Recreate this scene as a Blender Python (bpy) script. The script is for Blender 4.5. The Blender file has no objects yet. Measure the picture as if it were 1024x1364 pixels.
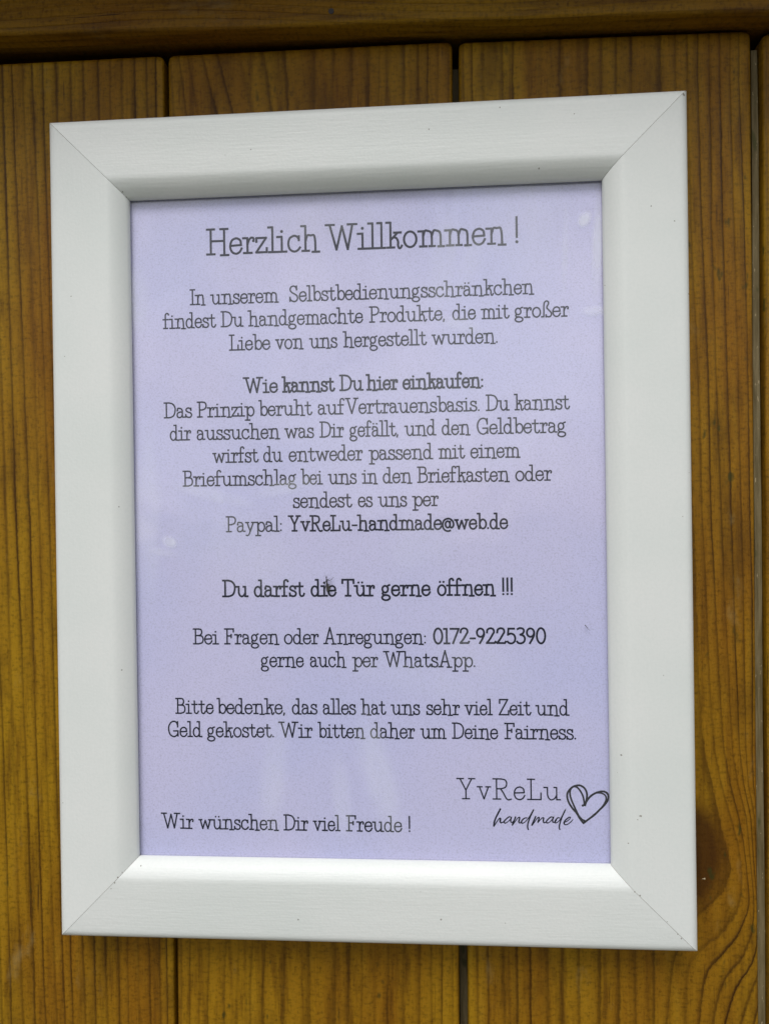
import bpy, bmesh, math, random
from mathutils import Vector, Matrix

random.seed(7)
scene = bpy.context.scene
COL = scene.collection
R = math.radians

# ------------------------------------------------------------------ camera
# All sizes below are millimetres in the frame's own system: x right, y into
# the wall, z up, origin at the middle of the frame's front face. MM() turns
# them into world metres, with the frame hanging 1.4 m above the ground.
LIFT = 1400.0
def MM(x, y, z):
    return Vector((x * .001, y * .001, (z + LIFT) * .001))

F_PX = 1060.0
CAM = (23.060, -232.734, 4.755)
ROT = ((0.99727937, 0.07237113, -0.01400986),      # camera right
       (-0.07242207, 0.99736906, -0.00316268),     # camera forward
       (0.01374412, 0.00416870, 0.99989686))       # camera up

cam_data = bpy.data.cameras.new("camera")
cam = bpy.data.objects.new("camera", cam_data)
COL.objects.link(cam)
m = Matrix.Identity(4)
for i in range(3):
    m[i][0] = ROT[0][i]
    m[i][1] = ROT[2][i]
    m[i][2] = -ROT[1][i]
m.translation = MM(*CAM)
cam.matrix_world = m
cam_data.sensor_fit = 'HORIZONTAL'
cam_data.sensor_width = 36.0
cam_data.lens = F_PX / 1024 * 36.0
cam_data.clip_start = 0.01
cam_data.clip_end = 500
scene.camera = cam

def at(px, py, Y):
    """photo pixel (1024 x 1364) -> (x, z) in mm on the plane y = Y"""
    a, b = (px - 512) / F_PX, -(py - 682) / F_PX
    d = [ROT[0][i] * a + ROT[1][i] + ROT[2][i] * b for i in range(3)]
    t = (Y - CAM[1]) / d[1]
    return CAM[0] + d[0] * t, CAM[2] + d[2] * t

def pix(x, Y, z):
    q = (x - CAM[0], Y - CAM[1], z - CAM[2])
    c = [sum(ROT[k][i] * q[i] for i in range(3)) for k in range(3)]
    return 512 + F_PX * c[0] / c[1], 682 - F_PX * c[2] / c[1]

# ------------------------------------------------------------------ light
SUN_EL, SUN_AZ = 51.0, 190.0     # azimuth of the sun seen from the wall: behind the camera
world = bpy.data.worlds.new("World")
scene.world = world
world.use_nodes = True
wn, wl = world.node_tree.nodes, world.node_tree.links
wn.clear()
w_out = wn.new('ShaderNodeOutputWorld')
w_bg = wn.new('ShaderNodeBackground')
sky = wn.new('ShaderNodeTexSky')
sky.sky_type = 'NISHITA'
sky.sun_disc = False
sky.sun_elevation = R(SUN_EL)
sky.sun_rotation = R(SUN_AZ)
sky.air_density = 1.0
sky.dust_density = 1.5
hs = wn.new('ShaderNodeHueSaturation')        # overcast: the blue is veiled by cloud
hs.inputs['Saturation'].default_value = 0.22
wl.new(sky.outputs[0], hs.inputs['Color'])
tcw = wn.new('ShaderNodeTexCoord')
cl = wn.new('ShaderNodeTexNoise'); cl.inputs['Scale'].default_value = 3.2; cl.inputs['Detail'].default_value = 5.0
cl.inputs['Roughness'].default_value = .55
wl.new(tcw.outputs['Generated'], cl.inputs['Vector'])
cr = wn.new('ShaderNodeMapRange'); cr.interpolation_type = 'SMOOTHSTEP'
for k_, v_ in zip((1, 2, 3, 4), (.36, .64, .62, 1.5)): cr.inputs[k_].default_value = v_
wl.new(cl.outputs['Fac'], cr.inputs[0])
cm = wn.new('ShaderNodeVectorMath'); cm.operation = 'SCALE'      # brighter and darker cloud
wl.new(hs.outputs[0], cm.inputs[0]); wl.new(cr.outputs[0], cm.inputs['Scale'])
wl.new(cm.outputs[0], w_bg.inputs['Color'])
w_bg.inputs['Strength'].default_value = 0.08
wl.new(w_bg.outputs[0], w_out.inputs['Surface'])

sun_data = bpy.data.lights.new("sun", 'SUN')
sun = bpy.data.objects.new("sun", sun_data)
COL.objects.link(sun)
sun_data.energy = 1.35
sun_data.angle = R(28)
sun_data.color = (1.0, 0.985, 0.965)
az = R(SUN_AZ)
sd = Vector((math.sin(az) * math.cos(R(SUN_EL)), math.cos(az) * math.cos(R(SUN_EL)), math.sin(R(SUN_EL))))
sun.rotation_euler = sd.to_track_quat('Z', 'Y').to_euler()
sun.location = MM(0, -3000, 4000)

scene.view_settings.view_transform = 'Standard'
scene.view_settings.look = 'None'
scene.view_settings.exposure = 0.60
scene.view_settings.gamma = 1.0
scene.view_settings.use_curve_mapping = False

# ------------------------------------------------------------------ node helpers
class NT:
    def __init__(self, name):
        self.mat = bpy.data.materials.new(name)
        self.mat.use_nodes = True
        self.n, self.l = self.mat.node_tree.nodes, self.mat.node_tree.links
        self.n.clear()
        self.out = self.n.new('ShaderNodeOutputMaterial')
    def node(self, t, **kw):
        nd = self.n.new('ShaderNode' + t)
        for k, v in kw.items():
            setattr(nd, k, v)
        return nd
    def set(self, sock, v):
        if isinstance(v, bpy.types.NodeSocket):
            self.l.new(v, sock)
        elif isinstance(v, (tuple, list)) and sock.type == 'RGBA' and len(v) == 3:
            sock.default_value = (*v, 1)
        else:
            sock.default_value = v
    def math(self, op, a, b=0.0, c=0.0, clamp=False):
        nd = self.node('Math', operation=op, use_clamp=clamp)
        self.set(nd.inputs[0], a); self.set(nd.inputs[1], b)
        if len(nd.inputs) > 2: self.set(nd.inputs[2], c)
        return nd.outputs[0]
    def coord(self, scale=(1, 1, 1), kind='Object', loc=(0, 0, 0)):
        tc = self.node('TexCoord'); mp = self.node('Mapping')
        self.l.new(tc.outputs[kind], mp.inputs[0])
        mp.inputs['Scale'].default_value = scale
        mp.inputs['Location'].default_value = loc
        return mp.outputs[0]
    def noise(self, vec, scale=1.0, detail=2.0, rough=0.5, dist=0.0):
        nd = self.node('TexNoise')
        self.l.new(vec, nd.inputs['Vector'])
        nd.inputs['Scale'].default_value = scale
        nd.inputs['Detail'].default_value = detail
        nd.inputs['Roughness'].default_value = rough
        nd.inputs['Distortion'].default_value = dist
        return nd.outputs['Fac']
    def remap(self, v, a, b, c=0.0, d=1.0, smooth=True):
        nd = self.node('MapRange', interpolation_type='SMOOTHSTEP' if smooth else 'LINEAR')
        self.set(nd.inputs[0], v)
        for k, x in zip((1, 2, 3, 4), (a, b, c, d)): self.set(nd.inputs[k], x)
        return nd.outputs[0]
    def mix(self, f, a, b, mode='MIX'):
        nd = self.node('Mix', data_type='RGBA', blend_type=mode)
        self.set(nd.inputs[0], f); self.set(nd.inputs[6], a); self.set(nd.inputs[7], b)
        return nd.outputs[2]
    def ramp(self, f, stops):
        nd = self.node('ValToRGB')
        cr = nd.color_ramp
        while len(cr.elements) < len(stops): cr.elements.new(0.5)
        for e, (p, c) in zip(cr.elements, stops):
            e.position = p; e.color = (c, c, c, 1) if isinstance(c, float) else (*c, 1)
        self.set(nd.inputs[0], f)
        return nd.outputs[0]
    def bump(self, h, dist, strength=1.0, normal=None):
        nd = self.node('Bump')
        nd.inputs['Strength'].default_value = strength
        nd.inputs['Distance'].default_value = dist
        self.set(nd.inputs['Height'], h)
        if normal is not None: self.l.new(normal, nd.inputs['Normal'])
        return nd.outputs[0]
    def principled(self, color, rough, normal=None, spec=0.5, coat=0.0, coat_rough=0.2):
        p = self.node('BsdfPrincipled')
        self.set(p.inputs['Base Color'], color)
        self.set(p.inputs['Roughness'], rough)
        p.inputs['Specular IOR Level'].default_value = spec
        p.inputs['Coat Weight'].default_value = coat
        p.inputs['Coat Roughness'].default_value = coat_rough
        if normal is not None: self.l.new(normal, p.inputs['Normal'])
        self.l.new(p.outputs[0], self.out.inputs[0])
        return p

# ------------------------------------------------------------------ materials
def wood_material(name, horizontal=False, tone=(1, 1, 1), line_gain=1.0, grain='ring', stain_gain=1.0):
    t = NT(name)
    L = (1, 1, 1)
    def sc(across, along):       # stretched along the fibre
        return (along, across, across) if horizontal else (across, across, along)
    at_ = t.node('Attribute', attribute_name=grain)
    ring = at_.outputs['Fac']
    wob = t.noise(t.coord(sc(260, 45)), 1.0, 3.0)
    wob2 = t.noise(t.coord(sc(1400, 500)), 1.0, 2.0)
    ring = t.math('ADD', ring, t.math('MULTIPLY', t.math('SUBTRACT', wob, .5), .22))
    ring = t.math('ADD', ring, t.math('MULTIPLY', t.math('SUBTRACT', wob2, .5), .16))
    fr = t.math('FRACT', ring)
    idx = t.math('FLOOR', ring)
    wnz = t.node('TexWhiteNoise', noise_dimensions='1D')
    t.l.new(idx, wnz.inputs['W'])
    prof = t.ramp(fr, [(0.0, .55), (.07, .12), (.16, 0.0), (.5, .06), (.78, .34), (.9, .9), (.96, 1.0), (1.0, .75)])
    stren = t.math('MULTIPLY_ADD', wnz.outputs['Value'], .55, .45)
    along = t.noise(t.coord(sc(90, 16), loc=(3, 1, 7)), 1.0, 2.0)
    stren = t.math('MULTIPLY', stren, t.remap(along, .25, .7, .45, 1.1))
    line = t.math('MULTIPLY', t.math('MULTIPLY', prof, stren), line_gain, clamp=True)
    # early wood colour
    big = t.noise(t.coord(sc(40, 9), loc=(.3, .2, .9)), 1.0, 3.0)
    mid = t.noise(t.coord(sc(320, 30)), 1.0, 4.0, .6)
    fib = t.noise(t.coord(sc(2600, 180)), 1.0, 3.0, .6)
    spk = t.noise(t.coord(sc(1350, 1000)), 1.0, 3.0, .7)
    ray = t.noise(t.coord(sc(420, 950), loc=(6, 2, 5)), 1.0, 2.0, .6)
    c = t.mix(t.remap(big, .3, .7), (.335, .192, .0075), (.235, .104, .0050))
    c = t.mix(t.math('MULTIPLY', t.remap(mid, .45, .75), .7), c, (.095, .038, .003))
    c = t.mix(t.math('MULTIPLY', t.remap(mid, .5, .2), .55), c, (.330, .190, .016))
    v = t.math('ADD', t.math('MULTIPLY', t.math('SUBTRACT', fib, .5), .55), t.math('MULTIPLY', t.math('SUBTRACT', spk, .5), .85))
    v = t.math('ADD', v, t.math('MULTIPLY', t.math('SUBTRACT', ray, .5), 1.15))
    c = t.mix(1.0, c, t.ramp(t.math('ADD', v, .5), [(.1, .45), (.5, .93), (.8, 1.0)]), 'MULTIPLY')
    c = t.mix(t.math('MULTIPLY', t.remap(spk, .62, .8), .35), c, (.40, .27, .07))
    blot = t.noise(t.coord(sc(48, 22), loc=(8, 3, 1)), 1.0, 4.0, .65)
    c = t.mix(t.math('MULTIPLY', t.remap(blot, .50, .74), .6), c, (.075, .034, .003))
    c = t.mix(t.math('MULTIPLY', line, .95), c, (.034, .012, .001))
    kn = t.node('Attribute', attribute_name='knot')
    c = t.mix(t.math('MULTIPLY', kn.outputs['Fac'], t.remap(mid, .2, .7, .97, .75)), c, (.034, .010, .002))
    # fine dark checks in the glaze
    chk = t.noise(t.coord(sc(1100, 42), loc=(5, 5, 1)), 1.0, 1.0)
    gate = t.noise(t.coord(sc(60, 25), loc=(2, 8, 3)), 1.0, 1.0)
    ck = t.math('MULTIPLY', t.remap(chk, .69, .74), t.remap(gate, .52, .62))
    c = t.mix(t.math('MULTIPLY', ck, .75), c, (.03, .012, .004))
    # algae: small green blotches
    al = t.noise(t.coord(sc(230, 110), loc=(9, 4, 2)), 1.0, 2.0, .6)
    ag = t.noise(t.coord(sc(22, 16), loc=(1, 1, .35)), 1.0, 1.0)
    am = t.math('MULTIPLY', t.remap(al, .63, .71), t.remap(ag, .50, .62))
    am = t.math('MULTIPLY', am, stain_gain * .75, clamp=True)
    c = t.mix(am, c, (.034, .036, .008))
    # worn, greyed patches
    wr = t.noise(t.coord(sc(75, 34), loc=(4, 7, 6)), 1.0, 4.0, .65)
    c = t.mix(t.math('MULTIPLY', t.remap(wr, .60, .78), .45), c, (.30, .23, .12))
    c = t.mix(1.0, c, tone, 'MULTIPLY')
    h = t.math('ADD', t.math('MULTIPLY', line, .8), t.math('MULTIPLY', fib, .35))
    h = t.math('ADD', h, t.math('MULTIPLY', spk, .35))
    n = t.bump(h, .00028, .9)
    t.principled(c, t.remap(spk, .3, .7, .36, .55), n, spec=.16)
    return t.mat

M_PLANK = wood_material('glazed_pine', tone=(.99, .95, .76))
M_PLANK_B = wood_material('glazed_pine_brown', tone=(.90, .82, .64), line_gain=.8)
M_RAIL = wood_material('glazed_pine_rail', horizontal=True, tone=(.78, .70, .60), line_gain=.45, stain_gain=.0)

def simple(name, color, rough, bump_scale=None, bump_dist=.0001, spec=.5):
    t = NT(name)
    n = None
    c = color
    if bump_scale:
        nz = t.noise(t.coord((bump_scale,) * 3), 1.0, 3.0)
        n = t.bump(nz, bump_dist)
        c = t.mix(1.0, color, t.ramp(nz, [(.2, .8), (.7, 1.0)]), 'MULTIPLY')
    t.principled(c, rough, n, spec=spec)
    return t.mat

M_DARK = simple('dark_void_board', (.010, .007, .004), .9, 300)

def tongue_material(name, k):
    t = NT(name)
    a = t.noise(t.coord((900, 900, 60)), 1.0, 4.0, .65)
    b = t.noise(t.coord((240, 240, 90)), 1.0, 3.0)
    c = t.mix(t.remap(a, .3, .7), (.10, .078, .036), (.19, .155, .088))
    c = t.mix(t.math('MULTIPLY', t.remap(b, .6, .7), .7), c, (.05, .055, .015))
    s = t.noise(t.coord((1500, 1500, 500)), 1.0, 2.0)
    c = t.mix(t.remap(s, .68, .74), c, (.34, .28, .18))
    c = t.mix(1.0, c, (k, k * .95, k * .85), 'MULTIPLY')
    t.principled(c, .7, t.bump(a, .0002), spec=.2)
    return t.mat
M_TONGUE = tongue_material('weathered_tongue', 1.0)
M_TONGUE_DARK = tongue_material('dark_tongue', .65)  # same tongue colours, scaled darker

def frame_material(name, horizontal):
    t = NT(name)
    sc = (110, 1500, 1500) if horizontal else (1500, 1500, 110)
    g = t.noise(t.coord(sc), 1.0, 3.0, .6)
    e = t.noise(t.coord((1250, 1250, 1250)), 1.0, 2.0, .5)
    big = t.noise(t.coord((28, 28, 28)), 1.0, 2.0)
    c = t.mix(t.remap(big, .3, .7), (.672, .695, .672), (.712, .722, .702))
    c = t.mix(t.math('MULTIPLY', t.remap(e, .35, .7), .16), c, (.58, .62, .60))
    # specks of dirt
    sx = t.node('SeparateXYZ'); cx_ = t.node('CombineXYZ')
    t.l.new(t.coord((95, 95, 95)), sx.inputs[0])
    t.l.new(sx.outputs[0], cx_.inputs[0]); t.l.new(sx.outputs[2], cx_.inputs[1])
    vo = t.node('TexVoronoi', feature='F1', voronoi_dimensions='2D')
    t.l.new(cx_.outputs[0], vo.inputs['Vector'])
    vo.inputs['Scale'].default_value = 1.0
    wn2 = t.node('SeparateXYZ')
    t.l.new(vo.outputs['Color'], wn2.inputs[0])
    rad = t.math('MULTIPLY', t.remap(wn2.outputs[0], .86, 1.0, 0.0, 1.0, False), .026)
    sp = t.math('LESS_THAN', vo.outputs['Distance'], rad)
    c = t.mix(t.math('MULTIPLY', sp, .7), c, (.12, .10, .07))
    h = t.math('ADD', t.math('MULTIPLY', g, .8 if horizontal else .35), t.math('MULTIPLY', e, .55))
    n = t.bump(h, .00011, .65)
    t.principled(c, .42, n, spec=.45)
    return t.mat
M_FRAME_H = frame_material('white_foil_horizontal', True)
M_FRAME_V = frame_material('white_foil_vertical', False)
M_MDF = simple('fibreboard_core', (.42, .32, .20), .9, 2500)

def paper_material():
    t = NT('lavender_paper')
    a = t.noise(t.coord((1900, 1900, 1900)), 1.0, 2.0, .6)
    b = t.noise(t.coord((3600, 3600, 3600)), 1.0, 2.0, .6)
    big = t.noise(t.coord((17, 17, 17), loc=(.1, 0, .3)), 1.0, 3.0)
    c = t.mix(t.remap(big, .3, .7), (.640, .645, .930), (.700, .675, .925))
    c = t.mix(1.0, c, t.ramp(a, [(.25, .78), (.5, .97), (.75, 1.0)]), 'MULTIPLY')
    c = t.mix(1.0, c, t.ramp(b, [(.25, .90), (.6, 1.0)]), 'MULTIPLY')
    t.principled(c, .8, t.bump(a, .00006, .6), spec=.3)
    return t.mat
M_PAPER = paper_material()

def ink_material(name, col, light):
    t = NT(name)
    a = t.noise(t.coord((5200, 5200, 5200)), 1.0, 2.0, .6)
    c = t.mix(t.remap(a, .35, .75), col, light)
    t.principled(c, .7, spec=.3)
    return t.mat
M_INK = ink_material('printed_ink', (.006, .006, .022), (.020, .020, .050))
M_INK_SOFT = ink_material('printed_ink_thin', (.008, .008, .018), (.036, .035, .064))
M_INK_GREY = ink_material('printed_heart_grey', (.028, .027, .035), (.065, .062, .075))

PAINTED_REFLECTIONS = []  # reflections in the pane, painted on it as whitish ovals
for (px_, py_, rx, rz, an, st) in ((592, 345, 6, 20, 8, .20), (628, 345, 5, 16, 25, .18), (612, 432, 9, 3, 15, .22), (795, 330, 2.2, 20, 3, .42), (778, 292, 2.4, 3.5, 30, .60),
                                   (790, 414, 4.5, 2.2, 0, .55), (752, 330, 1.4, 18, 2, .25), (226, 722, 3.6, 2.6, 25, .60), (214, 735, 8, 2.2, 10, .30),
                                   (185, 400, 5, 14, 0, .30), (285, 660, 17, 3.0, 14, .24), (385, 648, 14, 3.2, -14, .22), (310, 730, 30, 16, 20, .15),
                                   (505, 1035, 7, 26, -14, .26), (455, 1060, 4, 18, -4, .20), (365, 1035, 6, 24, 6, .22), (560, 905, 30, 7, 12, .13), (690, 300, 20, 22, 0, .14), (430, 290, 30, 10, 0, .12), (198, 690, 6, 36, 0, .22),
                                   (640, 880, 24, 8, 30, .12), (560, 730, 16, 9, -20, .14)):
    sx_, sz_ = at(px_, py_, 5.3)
    PAINTED_REFLECTIONS.append((sx_, sz_, rx, rz, an, st))
def glass_material():
    """thin acrylic sheet: clear, mirror-like by Fresnel, with pale reflections painted in"""
    t = NT('acrylic_pane')
    geo = t.node('NewGeometry')
    front = t.math('SUBTRACT', 1.0, geo.outputs['Backfacing'])
    wave = t.noise(t.coord((21, 21, 13), loc=(.7, 0, .2)), 1.0, 2.0, .55, .6)
    nrm = t.bump(wave, .0011, 1.0)
    fr = t.node('Fresnel'); fr.inputs['IOR'].default_value = 1.49
    t.l.new(nrm, fr.inputs['Normal'])
    gl = t.node('BsdfGlossy'); gl.inputs['Roughness'].default_value = .05
    t.l.new(nrm, gl.inputs['Normal'])
    tr = t.node('BsdfTransparent'); tr.inputs['Color'].default_value = (.985, .985, .985, 1)
    mx = t.node('MixShader')
    # both faces of the sheet reflect
    t.l.new(t.math('MULTIPLY', t.math('MULTIPLY', fr.outputs[0], 2.2), front, clamp=True), mx.inputs[0])
    t.l.new(tr.outputs[0], mx.inputs[1]); t.l.new(gl.outputs[0], mx.inputs[2])
    # soft reflections painted into the colour: a thin whitish film
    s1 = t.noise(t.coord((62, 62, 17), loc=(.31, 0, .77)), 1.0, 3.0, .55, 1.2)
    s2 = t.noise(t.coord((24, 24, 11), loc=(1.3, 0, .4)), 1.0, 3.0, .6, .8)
    glare = t.math('MULTIPLY', t.remap(s1, .48, .72), t.remap(s2, .45, .70))
    glare = t.math('MULTIPLY', t.math('MULTIPLY', glare, .05), front)
    # single reflections of the surroundings, painted as pale ovals: (x, z, half width, half height, tilt, strength), mm
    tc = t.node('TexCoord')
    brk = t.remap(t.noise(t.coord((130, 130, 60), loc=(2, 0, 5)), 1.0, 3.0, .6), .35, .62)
    for (mx_, mz_, rx, rz, an, st) in PAINTED_REFLECTIONS:
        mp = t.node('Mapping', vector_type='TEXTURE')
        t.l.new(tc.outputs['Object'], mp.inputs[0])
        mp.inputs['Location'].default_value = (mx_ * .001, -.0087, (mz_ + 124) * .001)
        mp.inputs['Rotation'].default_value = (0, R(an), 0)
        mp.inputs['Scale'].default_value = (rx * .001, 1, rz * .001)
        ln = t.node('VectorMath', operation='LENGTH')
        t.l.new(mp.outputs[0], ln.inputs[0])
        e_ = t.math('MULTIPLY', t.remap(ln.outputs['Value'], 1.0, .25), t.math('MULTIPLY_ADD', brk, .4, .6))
        glare = t.math('MAXIMUM', glare, t.math('MULTIPLY', t.math('MULTIPLY', e_, st * .8), front))
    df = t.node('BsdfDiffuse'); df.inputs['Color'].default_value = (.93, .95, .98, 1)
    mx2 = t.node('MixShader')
    t.l.new(glare, mx2.inputs[0]); t.l.new(mx.outputs[0], mx2.inputs[1]); t.l.new(df.outputs[0], mx2.inputs[2])
    t.l.new(mx2.outputs[0], t.out.inputs[0])
    return t.mat
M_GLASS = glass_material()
M_INSECT = simple('dark_chitin', (.012, .010, .008), .35, 4000)
M_BELLY = simple('brown_chitin', (.06, .055, .04), .45, 4000)
def wing_material():
    t = NT('insect_wing')
    d = t.node('BsdfDiffuse'); d.inputs['Color'].default_value = (.12, .115, .10, 1)
    tr = t.node('BsdfTransparent'); tr.inputs['Color'].default_value = (.8, .8, .8, 1)
    a = t.noise(t.coord((2500, 2500, 2500)), 1.0, 2.0)
    mx = t.node('MixShader'); t.l.new(t.remap(a, .3, .7, .35, .65), mx.inputs[0])
    t.l.new(tr.outputs[0], mx.inputs[1]); t.l.new(d.outputs[0], mx.inputs[2])
    t.l.new(mx.outputs[0], t.out.inputs[0])
    return t.mat
M_WING = wing_material()
def ground_material():
    t = NT('ground_paving')
    a = t.noise(t.coord((3, 3, 3)), 1.0, 5.0)
    t.principled(t.mix(a, (.20, .195, .17), (.27, .26, .23)), .9)
    return t.mat
M_GROUND = ground_material()
def grass_material():
    t = NT('ground_grass')
    a = t.noise(t.coord((6, 6, 6)), 1.0, 5.0)
    t.principled(t.mix(a, (.025, .040, .012), (.055, .075, .022)), .9)
    return t.mat
M_GRASS = grass_material()

# ------------------------------------------------------------------ object helpers
def tag(o, label=None, cat=None, group=None, kind=None):
    if label: o['label'] = label
    if cat: o['category'] = cat
    if group: o['group'] = group
    if kind: o['kind'] = kind
    return o
def empty(name, loc):
    o = bpy.data.objects.new(name, None); COL.objects.link(o)
    o.location = loc; o.empty_display_size = .02
    return o
def build(name, verts, faces, mats, parent=None, smooth=False, mat_idx=None, attr=None, local=False):
    """verts in mm; the object keeps its origin at its parent"""
    me = bpy.data.meshes.new(name)
    org = parent_world(parent)
    me.from_pydata([tuple(MM(*v) - org) for v in verts], [], faces)
    for mt in (mats if isinstance(mats, (list, tuple)) else [mats]): me.materials.append(mt)
    if mat_idx: me.polygons.foreach_set('material_index', mat_idx)
    me.polygons.foreach_set('use_smooth', [smooth] * len(me.polygons))
    if attr:
        for k, vals in attr.items():
            a = me.attributes.new(k, 'FLOAT', 'POINT'); a.data.foreach_set('value', vals)
    me.update()
    o = bpy.data.objects.new(name, me); COL.objects.link(o)
    if parent is not None: o.parent = parent
    return o
def parent_world(p):
    v = Vector((0, 0, 0))
    while p is not None:
        v += p.location; p = p.parent
    return v

# ------------------------------------------------------------------ ground
g = build('ground', [(-60000, -60000, -LIFT), (60000, -60000, -LIFT), (60000, 60000, -LIFT), (-60000, 60000, -LIFT)],
          [(0, 1, 2, 3)], M_GRASS)
tag(g, kind='structure')
p = build('paving', [(-3000, -1900, -LIFT + 4), (3000, -1900, -LIFT + 4), (3000, 900, -LIFT + 4), (-3000, 900, -LIFT + 4)], [(0, 1, 2, 3)], M_GROUND)
tag(p, kind='structure')

# ------------------------------------------------------------------ the plank wall
WY = 15.0          # face of the planks, 15 mm behind the frame's front face
wall = tag(empty('wooden_wall', MM(0, WY, -158)),
           'wall of upright honey brown glazed pine planks behind the white picture frame', 'wooden wall')

def lines_at(rows, py):
    """grain lines given on a few photo rows, interpolated for row py"""
    if py <= rows[0][0]: return rows[0][1]
    for (y0, a), (y1, b) in zip(rows, rows[1:]):
        if py <= y1:
            t = (py - y0) / (y1 - y0)
            return [p + (q - p) * t for p, q in zip(a, b)]
    return rows[-1][1]
def ring_value(rows, x, z):
    px, py = pix(x, WY, z)
    ln = lines_at(rows, py)
    n = len(ln)
    if px <= ln[0]:
        return -(ln[0] - px) / 15.0
    if px >= ln[-1]:
        return n - 1 + (px - ln[-1]) / 14.0
    lo, hi = 0, n - 1
    while hi - lo > 1:
        mid = (lo + hi) // 2
        if ln[mid] <= px: lo = mid
        else: hi = mid
    return lo + (px - ln[lo]) / max(ln[hi] - ln[lo], .8)

def mono(rows):
    out = []
    for y, l in rows:
        l = list(l)
        for i in range(1, len(l)): l[i] = max(l[i], l[i - 1] + .9)
        out.append((y, l))
    return out

base1 = [1.5, 14.5, 29.5, 45, 60.5, 74, 86, 97, 112, 128, 143, 158, 172, 186, 200, 213, 224]
rows1 = []
for y in (-200, 0, 130, 400, 700, 1000, 1300, 1500):
    d = (1300 - y) / 1170
    rows1.append((y, [b - d * (41 if b < 80 else 41 - (b - 80) / 140 * 26) + 1.5 * math.sin(y / 170 + b) for b in base1]))
top2 = [229, 242, 255, 277, 298, 327, 356, 382, 421, 445, 469, 492, 506, 514, 539, 558, 570, 584]
bot2 = [242.6, 253, 265.5, 277, 299, 316, 334, 351, 379, 412, 447, 465, 482, 499.5, 517, 538, 560, 575]
def slant(y, i):
    s = [.05, .14, .2, .27, .28, .25, .18, .08][i] if i < 8 else 0
    return s * (min(y, 260) - 100)
rows2 = []
for y in (-100, 20, 100, 180, 260, 600, 1330, 1500):
    t = max(0, min(1, (y - 100) / 1230))
    rows2.append((y, [a + (b - a) * t + slant(y, i) * (1 - t) for i, (a, b) in enumerate(zip(top2, bot2))]))
L_top = [618, 629, 643, 670, 683, 720, 747, 784, 801, 821, 841, 881, 900]
L_bot = [637.5, 651.5, 672, 690.6, 708, 730, 750, 772, 800, 825, 847, 872, 888]
knot = [(-100, [915, 930, 945, 959, 972, 984, 997]), (100, [915, 930, 945, 959, 972, 984, 997]),
        (300, [920, 935, 948, 963, 978, 992, 1003]), (500, [930, 944, 954, 969, 983.6, 997, 1005.6]),
        (700, [936, 948, 962, 975, 988, 1000, 1007]), (800, [940.7, 953, 965, 978, 990.5, 1002.5, 1009.5]),
        (910, [945, 959, 971.5, 982, 992, 1003, 1009.5]), (1000, [952, 965, 975.5, 985.5, 993.5, 1002.5, 1009]),
        (1045, [961, 973, 983, 991, 997, 1004, 1010]), (1086, [972.5, 984, 994, 1000, 1005, 1008.5, 1011]),
        (1125, [984, 991, 998, 1003, 1007, 1010, 1012]), (1160, [988, 995, 1001, 1005, 1008, 1011, 1013]),
        (1190, [988, 998, 1004, 1008, 1010, 1012, 1014]), (1211, [984, 998, 1005, 1009, 1011, 1013, 1015]),
        (1230, [974, 991, 1004, 1009, 1012, 1014, 1016]), (1248, [958, 983, 1001, 1009, 1013, 1015, 1017]),
        (1262, [938, 972, 996, 1008, 1013, 1016, 1018]), (1278, [921, 957, 990, 1005, 1013, 1017, 1019]),
        (1292, [917, 945, 976, 999, 1012, 1017, 1020]), (1310, [915, 938, 962, 984, 1007, 1016, 1020]),
        (1335, [913.5, 935, 955, 974, 996, 1012, 1020]), (1364, [913, 932, 951, 966.5, 988, 1005, 1018]),
        (1500, [910, 928, 946, 962, 980, 996, 1010])]
lm1 = [(100, 900), (700, 925), (980, 934), (1042, 948), (1086, 958), (1130, 968), (1160, 975), (1180, 972), (1197, 959), (1217, 931), (1240, 910), (1290, 896), (1364, 888)]
def interp(tab, y):
    if y <= tab[0][0]: return tab[0][1]
    for (a, b), (c, d) in zip(tab, tab[1:]):
        if y <= c: return b + (d - b) * (y - a) / (c - a)
    return tab[-1][1]
rows3 = []
for y, k in knot:
    t = max(0, min(1, (y - 100) / 1230))
    left = [a + (b - a) * t for a, b in zip(L_top, L_bot)]
    left[-1] = interp(lm1, y)
    # rings round the knot squeeze the rows left of it
    if 1000 < y < 1250:
        s = math.sin(math.pi * (y - 1000) / 250)
        for i in range(6, 12): left[i] += s * (i - 5) * 7
    rows3.append((y, left + k))
rows4 = [(y, [1020 + 13.5 * i + d for i in range(26)]) for y, d in ((-100, 0), (300, 3), (700, -2), (1100, 4), (1500, 0))]
rows0 = [(y, [-560 + 15.5 * i + d for i in range(26)]) for y, d in ((-100, 0), (300, -3), (700, 4), (1100, 9), (1500, 12))]
rows1, rows2, rows3, rows4, rows0 = map(mono, (rows1, rows2, rows3, rows4, rows0))

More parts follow.
